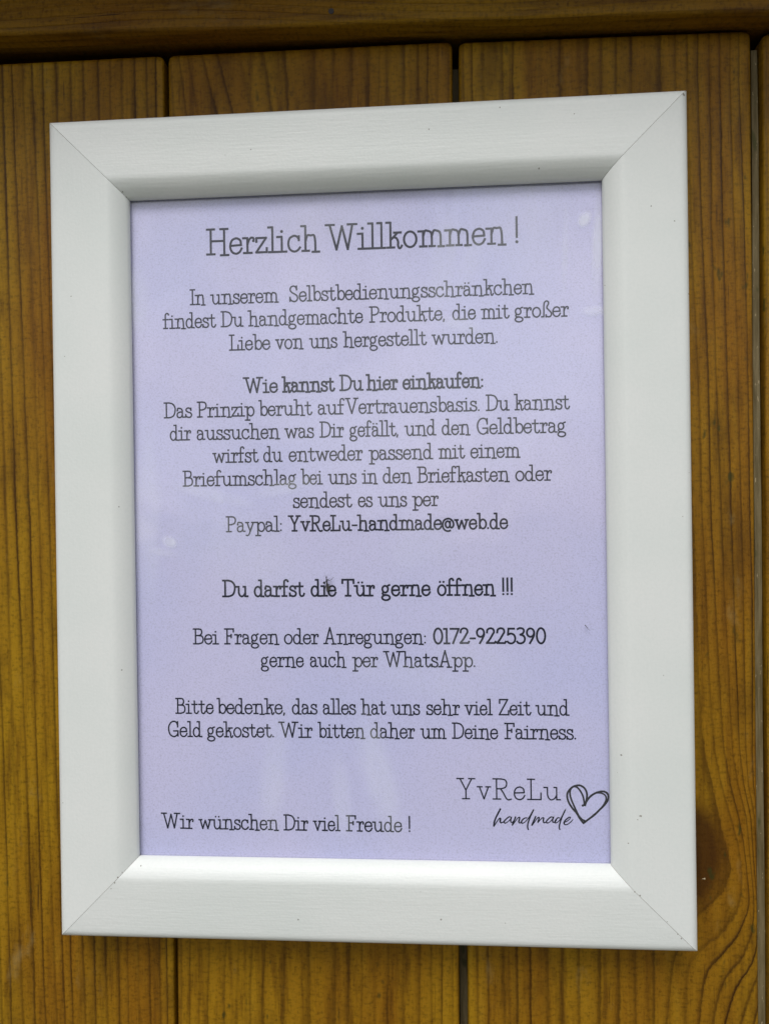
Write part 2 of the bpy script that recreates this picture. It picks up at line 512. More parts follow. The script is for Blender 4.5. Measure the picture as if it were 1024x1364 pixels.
ZB = -215.0
def plank(x0, x1, xb0, xb1, ztop0, ztop1, rows, mat, name='plank', step=.75, zstep=2.6, corner=1.9, dy=0.0, er=1.0):
    """one board: x0..x1 at the top, xb0..xb1 at the bottom, rounded long and top edges"""
    W = x1 - x0
    us = [0, .08, .22, .45, .8, 1.9]
    n = max(3, int((W - 3.8) / step))
    us = us + [1.9 + (W - 3.8) * i / n for i in range(1, n)] + [W - u for u in reversed(us)]
    H = min(ztop0, ztop1) - ZB
    vs = [0, .08, .22, .45, .8, 1.3, 2.4, 4.0]
    k = int((H - 4) / zstep)
    vs = vs + [4 + (H - 4) * i / k for i in range(1, k + 1)]
    verts, ring, kn = [], [], []
    for v in vs:
        for u in us:
            s = u / W
            zt = ztop0 + (ztop1 - ztop0) * s
            z = zt - v * (zt - ZB) / H
            fz = (150 - z) / 365
            x = x0 + u + (xb0 - x0) * fz * (1 - s) + (xb1 - x1) * fz * s
            # distance to the rounded outline
            du, dv = min(u, W - u), v
            if du < corner and dv < corner:
                d = corner - math.hypot(corner - du, corner - dv)
                if d < 0:                       # pull the corner in to its round
                    q = corner / math.hypot(corner - du, corner - dv)
                    sx = corner - (corner - du) * q
                    x += (sx - du) * (1 if u < W / 2 else -1)
                    z -= (corner - (corner - dv) * q) - dv
                    d = 0
            else:
                d = min(du, dv)
            y = WY + dy
            if d < er: y += er - math.sqrt(max(0, er * er - (er - d) ** 2))
            verts.append((x, y, z))
            ring.append(ring_value(rows, x, z))
            qx, qy = pix(x, WY, z)
            kd = math.hypot((qx - 912) / 52, (qy - 1140) / 78)
            kn.append(max(0, min(1, (1.12 - kd) / .35)) if rows is rows3 else 0.0)
    nu, nv = len(us), len(vs)
    faces = [(j * nu + i, (j + 1) * nu + i, (j + 1) * nu + i + 1, j * nu + i + 1) for j in range(nv - 1) for i in range(nu - 1)]
    # sides and top end, running back into the wall
    def skirt(idx):
        b = len(verts)
        for i in idx:
            x, y, z = verts[i]; verts.append((x, WY + dy + 16, z)); ring.append(ring[i]); kn.append(kn[i])
        for j in range(len(idx) - 1): faces.append((idx[j], idx[j + 1], b + j + 1, b + j))
    skirt([i for i in range(nu)])
    skirt([j * nu for j in range(nv)][::-1])
    skirt([j * nu + nu - 1 for j in range(nv)])
    return build(name, verts, faces, mat, wall, smooth=True, attr={'ring': ring, 'knot': kn})

def xz(px, py): return at(px, py, WY)
zl = lambda px, py: at(px, py, WY)[1]
# board edges, read at the top and carried to z = -215
def edge(top, bot):
    """a board edge given by two photo points, as x at z = 150 and at z = ZB"""
    (xa, za), (xb, zb) = xz(*top), xz(*bot)
    k = (xb - xa) / (zb - za)
    return xa + k * (150 - za), xa + k * (ZB - za)
E1L, E1R = edge((217.5, 80), (232, 1364)), edge((223.5, 80), (236.5, 1364))
E2L, E2R = edge((602, 80), (612, 1364)), edge((611, 80), (623.5, 1364))
E3L, E3R = edge((1000, 80), (1011, 1364)), edge((1015.5, 80), (1025, 1364))
plank(-246, -155.0, -247, -157.0, 152.0, 151.5, rows0, M_PLANK)
plank(-154.2, E1L[0], -156.4, E1L[1], 150.8, 150.3, rows1, M_PLANK)
plank(E1R[0], E2L[0], E1R[1], E2L[1], 150.2, 149.6, rows2, M_PLANK_B)
plank(E2R[0], E3L[0], E2R[1], E3L[1], 149.2, 147.8, rows3, M_PLANK)
plank(E3R[0], 210.0, E3R[1], 208.5, 146.6, 145.6, rows4, M_PLANK)
plank(210.8, 302.0, 209.3, 301, 145.6, 144.6, [(y, [v + 420 for v in l]) for y, l in rows4], M_PLANK_B)

def box(name, x0, x1, y0, y1, z0, z1, mat, parent, skew=0.0, bev=0.0):
    v = [(x, y, z) for z in (z0, z1) for y in (y0, y1) for x in ((x0, x1) if z == z1 else (x0 + skew, x1 + skew))]
    f = [(0, 2, 3, 1), (4, 5, 7, 6), (0, 1, 5, 4), (1, 3, 7, 5), (3, 2, 6, 7), (2, 0, 4, 6)]
    return build(name, v, f, mat, parent)
# tongues seen at the bottom of the joints, and the dark board behind everything
def tongue(a, b, y, ztop, mat):
    x0, x1, w0, w1 = a[0], b[0], a[1], b[1]
    ys = (y, y + 3)
    n = 12
    v = []
    for i in range(n + 1):
        z = ztop + (ZB - ztop) * i / n
        t = (150 - z) / (150 - ZB)
        wv = .12 * math.sin(i * 1.7 + x0)
        for x in (x0 + (w0 - x0) * t + wv, x1 + (w1 - x1) * t + wv):
            for yy in ys: v.append((x, yy, z))
    f = []
    for i in range(n):
        k = 4 * i
        f += [(k, k + 4, k + 6, k + 2), (k + 1, k, k + 4, k + 5), (k + 2, k + 6, k + 7, k + 3)]
    f += [(0, 2, 3, 1)]
    return build('tongue', v, f, mat, wall)
tongue(edge((1004.5, 100), (1012.5, 1364)), edge((1013, 100), (1023.5, 1364)), WY + 2.4, 143, M_TONGUE)
tongue(edge((603, 100), (613, 1364)), edge((613, 100), (624, 1364)), WY + 6.0, 144, M_TONGUE_DARK)
tongue(edge((218, 100), (232.5, 1364)), edge((223.5, 100), (237, 1364)), WY + 9, 144, M_TONGUE_DARK)
tongue((-155.4, -157.4), (-154, -156), WY + 9, 144, M_TONGUE_DARK)
tongue((209.8, 208.4), (211, 209.6), WY + 9, 139, M_TONGUE_DARK)
box('backing_board', -246, 302, WY + 18, WY + 26, ZB, 260, M_DARK, wall)

# horizontal rail above the planks, chamfered lower edge
def top_rail():
    FY = 5.2                                   # face of the rail, 10 mm proud of the planks
    ze0, ze1 = at(0, 44.5, FY), at(1024, 14, FY)
    def ze(x): return ze0[1] + (ze1[1] - ze0[1]) * (x - ze0[0]) / (ze1[0] - ze0[0])
    prof = [(WY + 18, .9), (14.6, .9), (13.9, .4), (13.2, .12), (12.2, 0), (FY + 1.2, 0), (FY + .7, .1), (FY + .3, .35), (FY + .08, .75), (FY, 1.3), (FY, 4), (FY, 9), (FY, 15), (FY, 24), (FY, 33), (WY + 18, 33)]
    xs = [-246 + i * 548 / 220 for i in range(221)]
    verts, ring = [], []
    for x in xs:
        for k, (y, z) in enumerate(prof):
            wv = .22 * math.sin(x / 37) + .13 * math.sin(x / 13 + 1)
            verts.append((x, y, ze(x) + z + (wv if k < 10 else 0)))
            ring.append(z * .42 + 1.2 * math.sin(x / 70) + .5 * math.sin(x / 23 + z / 9) + (WY - y) * .3)
    n = len(prof)
    faces = [(i * n + k, (i + 1) * n + k, (i + 1) * n + k + 1, i * n + k + 1) for i in range(len(xs) - 1) for k in range(n - 1)]
    o = build('top_rail', verts, faces, M_RAIL, wall, smooth=True, attr={'ring': ring})
    return o
top_rail()
box('roof_board', -246, 302, -52, 32, 186, 200, M_RAIL, wall)

# a nail head in the rail and a pale chip of resin by the knot
nx, nz = at(441, 14, 5.0)
nv = [(nx + .85 * math.cos(a * math.pi / 5), y, nz + .85 * math.sin(a * math.pi / 5)) for y in (5.0, 6.5) for a in range(10)]
build('nail', nv, [tuple(range(10))] + [(i, (i + 1) % 10, 10 + (i + 1) % 10, 10 + i) for i in range(10)], simple('rusty_nail', (.035, .028, .030), .6), wall)
kx, kz = at(937, 1171, WY)
build('resin_chip', [(kx - .6, WY - .02, kz - .1), (kx + .5, WY - .02, kz - .25), (kx + .45, WY - .02, kz + .35), (kx - .05, WY - .35, kz + .05)],
      [(0, 1, 3), (1, 2, 3), (2, 0, 3)], simple('pale_resin', (.50, .40, .25), .5), wall)

# ------------------------------------------------------------------ the picture frame
IW, IH, RW = 71.0, 100.435, 23.64        # half opening, half opening, rail width
frame = tag(empty('picture_frame', MM(0, 14, -124)),
            'white picture frame with a lavender German welcome notice behind its pane', 'picture frame')
prof = [(-.35, 14.4), (-.35, 3.6)]
for k in range(1, 8):                    # outer roundover
    a = k / 7 * math.pi / 2
    prof.append((2.6 - 2.95 * math.cos(a), 3.6 - 2.75 * math.sin(a)))
prof += [(3.0, .80), (8, .55), (13, .25), (17.6, .02), (18.2, .05), (18.7, .12), (19.1, .23)]
for k in range(1, 9):                    # inner edge falling to the pane
    u = k / 8
    prof.append((19.1 + 4.54 * u, .23 + 3.5 * (.50 * u + .32 * u * u + .18 * u ** 3)))
prof += [(RW, 5.2), (RW - 4, 5.2), (RW - 4, 14.4)]
OW, OH = IW + RW, IH + RW
def frame_rail(side):
    horiz = side in 'tb'
    verts, faces, mi = [], [], []
    gap = .055
    nseg = 24
    n = len(prof)
    for i in range(nseg + 1):
        t = i / nseg
        for (s, y) in prof:
            half = (OW if horiz else OH) - s - gap
            a = -half + 2 * half * t
            if side == 't': verts.append((a, y, OH - s))
            if side == 'b': verts.append((-a, y, -OH + s))
            if side == 'l': verts.append((-OW + s, y, a))
            if side == 'r': verts.append((OW - s, y, -a))
    for i in range(nseg):
        for k in range(n):
            k2 = (k + 1) % n
            faces.append((i * n + k, i * n + k2, (i + 1) * n + k2, (i + 1) * n + k)); mi.append(0)
    faces.append(tuple(range(n))); mi.append(1)
    faces.append(tuple(reversed(range(nseg * n, (nseg + 1) * n)))); mi.append(1)
    o = build('frame_rail', verts, faces, [M_FRAME_H if horiz else M_FRAME_V, M_MDF], frame, smooth=True, mat_idx=mi)
    me = o.data
    for p in me.polygons:
        if p.material_index == 1: p.use_smooth = False
    bm = bmesh.new(); bm.from_mesh(me)
    bmesh.ops.recalc_face_normals(bm, faces=bm.faces)
    for e in bm.edges:
        if len(e.link_faces) == 2 and e.calc_face_angle(0) > R(40): e.smooth = False
    bm.to_mesh(me); bm.free()
    return o
for s in 'tblr': frame_rail(s)
def face_y(x, z):
    sd_ = min(OW - abs(x), OH - abs(z))
    for (a, ya), (b, yb) in zip(prof[1:], prof[2:]):
        if b >= sd_ and b > a: return ya + (yb - ya) * (sd_ - a) / (b - a)
    return 0
sv, sf = [], []
rs = random.Random(3)
for (px_, py_, r_) in ((94, 394, .28), (85, 474, .18), (899, 293, .25), (153, 1176, .34), (157, 1169, .28), (148, 1184, .22), (162, 1163, .2), (185, 1157, .22), (912, 123, .5),
                       (853, 1087, .45), (849, 1092, .25), (837, 1124, .25), (673, 1231, .22), (666, 141, .3), (845, 1188, .24), (852, 1193, .34), (903, 1246, .26), (908, 1252, .3),
                       (889, 1229, .2), (160, 252, .3), (163, 257, .24), (910, 688, .22), (805, 380, .2), (82, 1071, .22), (300, 206, .16), (560, 1188, .16), (884, 900, .16)):
    x_, z_ = at(px_, py_, .2)
    b_ = len(sv)
    for a in range(7):
        rr = r_ * rs.uniform(.45, 1.0); an_ = a * 2 * math.pi / 7
        xx, zz = x_ + rr * math.cos(an_), z_ + rr * math.sin(an_)
        sv.append((xx, face_y(xx, zz) - .03, zz))
    sf.append(tuple(range(b_, b_ + 7)))
tag(build('dirt_specks', sv, sf, simple('dirt', (.30, .285, .25), .9), frame), kind='stuff')

PY = 6.2          # paper plane
# paper: a sheet with a very slight bow
def paper():
    nx, nz = 24, 32
    v, f = [], []
    for j in range(nz + 1):
        for i in range(nx + 1):
            x = -74.2 + 148.4 * i / nx; z = -103.4 + 206.8 * j / nz
            v.append((x, PY, z))
    for j in range(nz):
        for i in range(nx):
            a = j * (nx + 1) + i; f.append((a, a + 1, a + nx + 2, a + nx + 1))
    return build('paper_sheet', v, f, M_PAPER, frame, smooth=True)
sheet = paper()
box('back_board', -74, 74, 7.0, 9.5, -103, 103, M_MDF, frame)
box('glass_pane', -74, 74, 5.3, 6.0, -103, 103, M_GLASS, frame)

# ------------------------------------------------------------------ the lettering
# A light slab-serif alphabet drawn as single strokes; cap height = 1.
# 'l' straight stroke, 'c' smooth stroke, 'o' closed oval (cx, cy, rx, ry), 'd' dot (x, y, r)
X = .59
def stem(x, top=1.0, bot=0.0): return ('l', (x, top), (x, bot))
def bar(x0, x1, y): return ('l', (x0, y), (x1, y))
G = {
 'a': (.56, [('c', (.06, .44), (.10, .60), (.21, .60), (.33, .57), (.40, .46), (.405, .34), (.405, .12), (.44, .02), (.56, .02)), ('c', (.40, .35), (.27, .36), (.11, .30), (.05, .16), (.10, .03), (.21, -.01), (.33, .04), (.40, .15)), ('d', (.075, .45), .045)]),
 'b': (.58, [bar(0, .15, .98), ('l', (.15, .98), (.15, .02)), ('o', .36, .30, .205, .30)]),
 'c': (.52, [('l', (.46, .60), (.46, .42)), ('c', (.46, .47), (.38, .58), (.26, .61), (.10, .52), (.04, .30), (.10, .09), (.26, -.01), (.40, .03), (.51, .15))]),
 'd': (.62, [bar(.30, .45, .98), stem(.45, .98, 0), ('l', (.45, 0), (.62, -.01)), ('o', .245, .29, .205, .30)]),
 'e': (.52, [('l', (.05, .31), (.475, .33)), ('c', (.475, .33), (.45, .50), (.36, .58), (.26, .60), (.11, .52), (.04, .30), (.10, .08), (.26, -.01), (.41, .05), (.50, .20))]),
 'f': (.44, [('c', (.40, .90), (.36, .97), (.28, .99), (.19, .93), (.17, .80), (.17, .55), (.17, .25), (.17, 0)), bar(0, .38, .58), bar(.03, .33, 0), ('d', (.40, .90), .045)]),
 'g': (.56, [('o', .225, .385, .17, .205), ('c', (.33, .53), (.40, .60), (.50, .64)), ('c', (.12, .22), (.07, .13), (.12, .05), (.25, .03)), ('o', .27, -.13, .235, .155)]),
 'h': (.72, [bar(0, .17, .98), stem(.17, .98, 0), bar(.04, .32, 0), ('c', (.17, .36), (.25, .60), (.38, .60), (.51, .60), (.555, .38), (.56, .15), (.56, -.05)), bar(.44, .72, -.05)]),
 'i': (.38, [bar(0, .19, X), stem(.19, X, 0), bar(.02, .38, 0), ('d', (.19, .80), .062)]),
 'k': (.62, [bar(0, .17, .98), stem(.17, .98, 0), bar(.04, .32, 0), ('l', (.18, .30), (.44, .57)), bar(.30, .58, .58), ('c', (.29, .40), (.40, .36), (.46, .22), (.46, .06), (.50, -.03), (.56, -.02), (.61, .07))]),
 'l': (.32, [bar(0, .17, .98), stem(.17, .98, 0), bar(.02, .32, 0)]),
 'm': (1.0, [bar(0, .19, X), stem(.19, X, 0), bar(.06, .33, 0), ('c', (.19, .38), (.26, .60), (.37, .60), (.48, .55), (.52, .42), (.525, .2), (.525, 0)), bar(.42, .65, 0), ('c', (.52, .38), (.60, .60), (.71, .60), (.82, .55), (.86, .42), (.865, .2), (.865, -.02)), bar(.76, 1.0, -.02)]),
 'n': (.74, [bar(0, .20, X), stem(.20, X, 0), bar(.06, .34, 0), ('c', (.20, .36), (.28, .60), (.41, .60), (.54, .60), (.59, .38), (.60, .15), (.60, -.05)), bar(.46, .74, -.05)]),
 'o': (.56, [('o', .28, .295, .24, .305)]),
 'p': (.64, [bar(0, .17, X), stem(.17, X, -.27), bar(.02, .34, -.28), ('o', .40, .29, .215, .30)]),
 'r': (.47, [bar(0, .18, X), stem(.18, X, 0), bar(.03, .36, 0), ('c', (.18, .34), (.25, .52), (.34, .60), (.43, .57), (.43, .47)), ('d', (.415, .47), .05)]),
 's': (.47, [('l', (.40, .60), (.40, .44)), ('c', (.40, .47), (.34, .57), (.22, .61), (.10, .56), (.08, .43), (.20, .34), (.36, .28), (.44, .16), (.38, .02), (.23, -.01), (.09, .05), (.05, .15)), ('l', (.05, .18), (.05, 0))]),
 't': (.46, [('c', (.18, .82), (.18, .50), (.18, .18), (.22, .04), (.31, -.01), (.40, .03), (.46, .15)), bar(0, .38, X)]),
 'u': (.72, [bar(0, .16, X), ('c', (.16, X), (.16, .40), (.165, .20), (.23, .05), (.34, -.01), (.47, .06), (.555, .20)), bar(.44, .56, X), stem(.56, X, 0), bar(.56, .72, 0)]),
 'v': (.60, [bar(0, .22, X), bar(.38, .60, X), ('l', (.10, X), (.30, 0), (.50, X))]),
 'w': (.90, [bar(0, .22, X), bar(.68, .90, X), ('l', (.10, X), (.27, 0), (.45, .55), (.63, 0), (.80, X))]),
 'y': (.62, [bar(0, .22, X), bar(.40, .62, X), ('l', (.10, X), (.31, .02)), ('c', (.52, X), (.31, .02), (.22, -.20), (.12, -.27), (.04, -.24))]),
 'z': (.48, [('l', (.04, .42), (.04, X - .01), (.43, X - .01), (.03, .01), (.45, .01), (.45, .18))]),
 '\u00df': (.64, [bar(0, .14, 0), ('c', (.14, 0), (.15, .35), (.15, .65), (.18, .88), (.29, 1.0), (.42, .96), (.44, .82), (.36, .68), (.34, .56), (.44, .44), (.58, .28), (.62, .14), (.54, .01), (.40, -.01), (.29, .04)), ('l', (.28, .13), (.28, -.03))]),
 'A': (.86, [('l', (.14, 0), (.42, 1.04), (.68, -.03)), ('l', (.22, .32), (.595, .32)), bar(0, .27, 0), bar(.55, .84, -.03)]),
 'B': (.68, [bar(0, .36, .98), stem(.14, .98, 0), bar(0, .36, 0), ('c', (.34, .98), (.50, .94), (.55, .76), (.48, .60), (.34, .55)), ('l', (.14, .55), (.36, .55)), ('c', (.34, .55), (.56, .50), (.64, .30), (.57, .08), (.34, 0))]),
 'D': (.80, [bar(0, .34, .98), stem(.15, .98, 0), bar(0, .34, 0), ('c', (.33, .98), (.58, .90), (.73, .68), (.745, .44), (.66, .16), (.50, .04), (.33, 0))]),
 'F': (.66, [bar(0, .60, .98), stem(.17, .98, 0), bar(0, .36, 0), ('l', (.60, .99), (.60, .78)), bar(.17, .45, .52), ('l', (.45, .62), (.45, .40))]),
 'G': (.76, [('l', (.66, .98), (.66, .62)), ('c', (.66, .72), (.58, .92), (.42, 1.0), (.22, .93), (.07, .70), (.05, .42), (.15, .12), (.38, -.02), (.58, .06), (.68, .22)), ('l', (.68, .35), (.68, .02)), bar(.38, .69, .36)]),
 'H': (.87, [bar(0, .31, .99), bar(.54, .85, .99), bar(0, .32, 0), bar(.55, .87, -.05), stem(.16, .99, 0), stem(.70, .99, -.05), ('l', (.16, .52), (.70, .52))]),
 'I': (.34, [bar(0, .34, .98), bar(0, .34, 0), stem(.17, .98, 0)]),
 'L': (.62, [bar(0, .32, .98), stem(.16, .98, 0), bar(0, .59, 0), ('l', (.59, -.01), (.59, .32))]),
 'P': (.66, [bar(0, .36, .98), stem(.15, .98, 0), bar(0, .33, 0), ('c', (.34, .98), (.52, .94), (.61, .76), (.54, .55), (.34, .46)), bar(.15, .35, .46)]),
 'R': (.80, [bar(0, .36, .98), stem(.16, .98, 0), bar(0, .34, 0), ('c', (.34, .98), (.54, .93), (.61, .75), (.54, .57), (.34, .50)), bar(.16, .35, .50), ('c', (.34, .49), (.46, .30), (.56, .08), (.66, -.03), (.80, 0))]),
 'S': (.62, [('l', (.50, 1.0), (.50, .74)), ('c', (.50, .80), (.42, .95), (.27, 1.0), (.11, .92), (.07, .74), (.18, .58), (.36, .48), (.52, .36), (.56, .18), (.46, .02), (.28, -.01), (.12, .08), (.05, .22)), ('l', (.05, .28), (.05, 0))]),
 'T': (.72, [('l', (.02, .76), (.02, .98), (.70, .98), (.70, .76)), stem(.36, .98, 0), bar(.20, .52, 0)]),
 'V': (.84, [bar(0, .30, .98), bar(.56, .84, .98), ('l', (.13, .98), (.42, 0), (.71, .98))]),
 'W': (1.22, [bar(0, .34, .98), bar(.86, 1.22, .98), ('l', (.16, .98), (.42, 0), (.64, .92), (.86, 0), (1.05, .98))]),
 'Y': (.80, [bar(0, .30, .98), bar(.52, .80, .98), ('l', (.14, .98), (.40, .42), (.66, .98)), stem(.40, .44, 0), bar(.24, .56, 0)]),
 'Z': (.70, [('l', (.06, .74), (.06, .98), (.60, .98), (.03, 0), (.66, 0), (.66, .26))]),
 '0': (.60, [('o', .30, .49, .255, .50)]),
 '1': (.38, [bar(.02, .20, .96), stem(.20, .96, 0), bar(.04, .38, 0)]),
 '7': (.56, [('l', (.02, .96), (.54, .96), (.18, 0))]),
 '2': (.60, [('c', (.06, .70), (.10, .90), (.27, .99), (.45, .92), (.49, .74), (.42, .60), (.24, .28), (.04, .02)), ('l', (.04, .02), (.52, .02)), ('c', (.50, .02), (.54, .03), (.58, .12))]),
 '9': (.58, [('o', .27, .70, .22, .275), ('c', (.49, .72), (.48, .52), (.36, .24), (.22, 0))]),
 '5': (.58, [('l', (.48, .96), (.12, .96), (.09, .55)), ('c', (.09, .56), (.26, .64), (.44, .57), (.53, .38), (.50, .14), (.34, .0), (.16, .02), (.05, .12))]),
 '3': (.56, [('c', (.06, .92), (.20, .99), (.38, .96), (.46, .83), (.40, .66), (.24, .56)), ('c', (.24, .57), (.42, .50), (.51, .34), (.47, .12), (.30, 0), (.12, .02), (.03, .12))]),
 '-': (.36, [bar(.03, .33, .32)]),
 '.': (.16, [('d', (.08, .03), .062)]),
 ',': (.16, [('d', (.08, .03), .058), ('l', (.09, .03), (.05, -.10))]),
 ':': (.18, [('d', (.09, .05), .06), ('d', (.09, .46), .06)]),
 '!': (.20, [stem(.10, 1.0, .22), ('d', (.10, .04), .062)]),
 '@': (.80, [('o', .37, .30, .15, .21), ('c', (.52, .50), (.52, .25), (.56, .10), (.66, .10), (.75, .26), (.70, .50), (.52, .66), (.32, .67), (.13, .56), (.04, .32), (.08, .06), (.22, -.10), (.40, -.14), (.54, -.10))]),
}
def dieresis(base, x0, x1, y=.80):
    w, s = G[base]; return (w, s + [('d', (x0, y), .052), ('d', (x1, y), .052)])
G['\u00e4'] = dieresis('a', .13, .36); G['\u00f6'] = dieresis('o', .17, .39); G['\u00fc'] = dieresis('u', .25, .47)

def catmull(pts, sub=6):
    if len(pts) < 3: return list(pts)
    P = [tuple(2 * a - b for a, b in zip(pts[0], pts[1]))] + list(pts) + [tuple(2 * a - b for a, b in zip(pts[-1], pts[-2]))]
    out = []
    for i in range(1, len(P) - 2):
        p0, p1, p2, p3 = P[i - 1:i + 3]
        for k in range(sub):
            t = k / sub
            out.append(tuple(.5 * (2 * b + (c - a) * t + (2 * a - 5 * b + 4 * c - d) * t * t + (3 * b - a - 3 * c + d) * t ** 3)
                             for a, b, c, d in zip(p0, p1, p2, p3)))
    out.append(tuple(pts[-1]))
    return out

class Ink:
    """collects flat strokes lying on the paper, each a few microns above the last"""
    def __init__(self): self.v, self.f, self.k = [], [], 0
    def lev(self):
        self.k += 1
        return PY - .012 - .0012 * (self.k % 24)
    def ribbon(self, pts, w, closed=False, widths=None):
        y = self.lev(); n = len(pts); b = len(self.v)
        if n < 2: return
        for i, (px, pz) in enumerate(pts):
            if closed: a, c = pts[(i - 1) % n], pts[(i + 1) % n]
            else: a, c = pts[max(i - 1, 0)], pts[min(i + 1, n - 1)]
            d1 = (px - a[0], pz - a[1]); d2 = (c[0] - px, c[1] - pz)
            l1 = math.hypot(*d1) or 1e-9; l2 = math.hypot(*d2) or 1e-9
            if l1 < 1e-6: d1, l1 = d2, l2
            if l2 < 1e-6: d2, l2 = d1, l1
            t1 = (d1[0] / l1, d1[1] / l1); t2 = (d2[0] / l2, d2[1] / l2)
            tx, tz = t1[0] + t2[0], t1[1] + t2[1]; L = math.hypot(tx, tz) or 1e-9
            tx /= L; tz /= L
            cs = max(.45, tx * t1[0] + tz * t1[1])
            h = (widths[i] if widths else w) / 2 / cs
            ex = ez = 0
            if not closed and i in (0, n - 1):
                e = w * .35 * (-1 if i == 0 else 1); ex, ez = tx * e, tz * e
            self.v += [(px + ex - tz * h, y, pz + ez + tx * h), (px + ex + tz * h, y, pz + ez - tx * h)]
        for i in range(n if closed else n - 1):
            j = (i + 1) % n
            self.f.append((b + 2 * i, b + 2 * i + 1, b + 2 * j + 1, b + 2 * j))
    def dot(self, cx, cz, r):
        y = self.lev(); b = len(self.v)
        self.v += [(cx + r * math.cos(a * math.pi / 6), y, cz + r * math.sin(a * math.pi / 6)) for a in range(12)]
        self.f.append(tuple(range(b, b + 12)))
    def glyph(self, ch, x, z, cap, sx, w):
        W, strokes = G[ch]
        T = lambda p: (x + p[0] * cap * sx, z + p[1] * cap)
        for s in strokes:
            if s[0] == 'l':
                P = [T(p) for p in s[1:]]
                for a, b in zip(P, P[1:]): self.ribbon([a, b], w)
            elif s[0] == 'c': self.ribbon([T(p) for p in catmull(s[1:])], w)
            elif s[0] == 'o':
                _, cx, cy, rx, ry = s
                self.ribbon([T((cx + rx * math.cos(a * math.pi / 12), cy + ry * math.sin(a * math.pi / 12))) for a in range(24)], w, True)
            elif s[0] == 'd': self.dot(*T(s[1]), max(s[2] * cap, w * .58))
    def word(self, text, x0, x1, z, cap, w, gap=.035):
        tot = sum(G[c][0] for c in text) + gap * (len(text) - 1)
        sx = (x1 - x0) / (tot * cap)
        x = x0
        for c in text:
            self.glyph(c, x, z + random.uniform(-.02, .02), cap, sx, w)
            x += (G[c][0] + gap) * cap * sx
    def done(self, name, mat):
        return build(name, self.v, self.f, mat, sheet)

N, B, S_ = .46, .62, .56
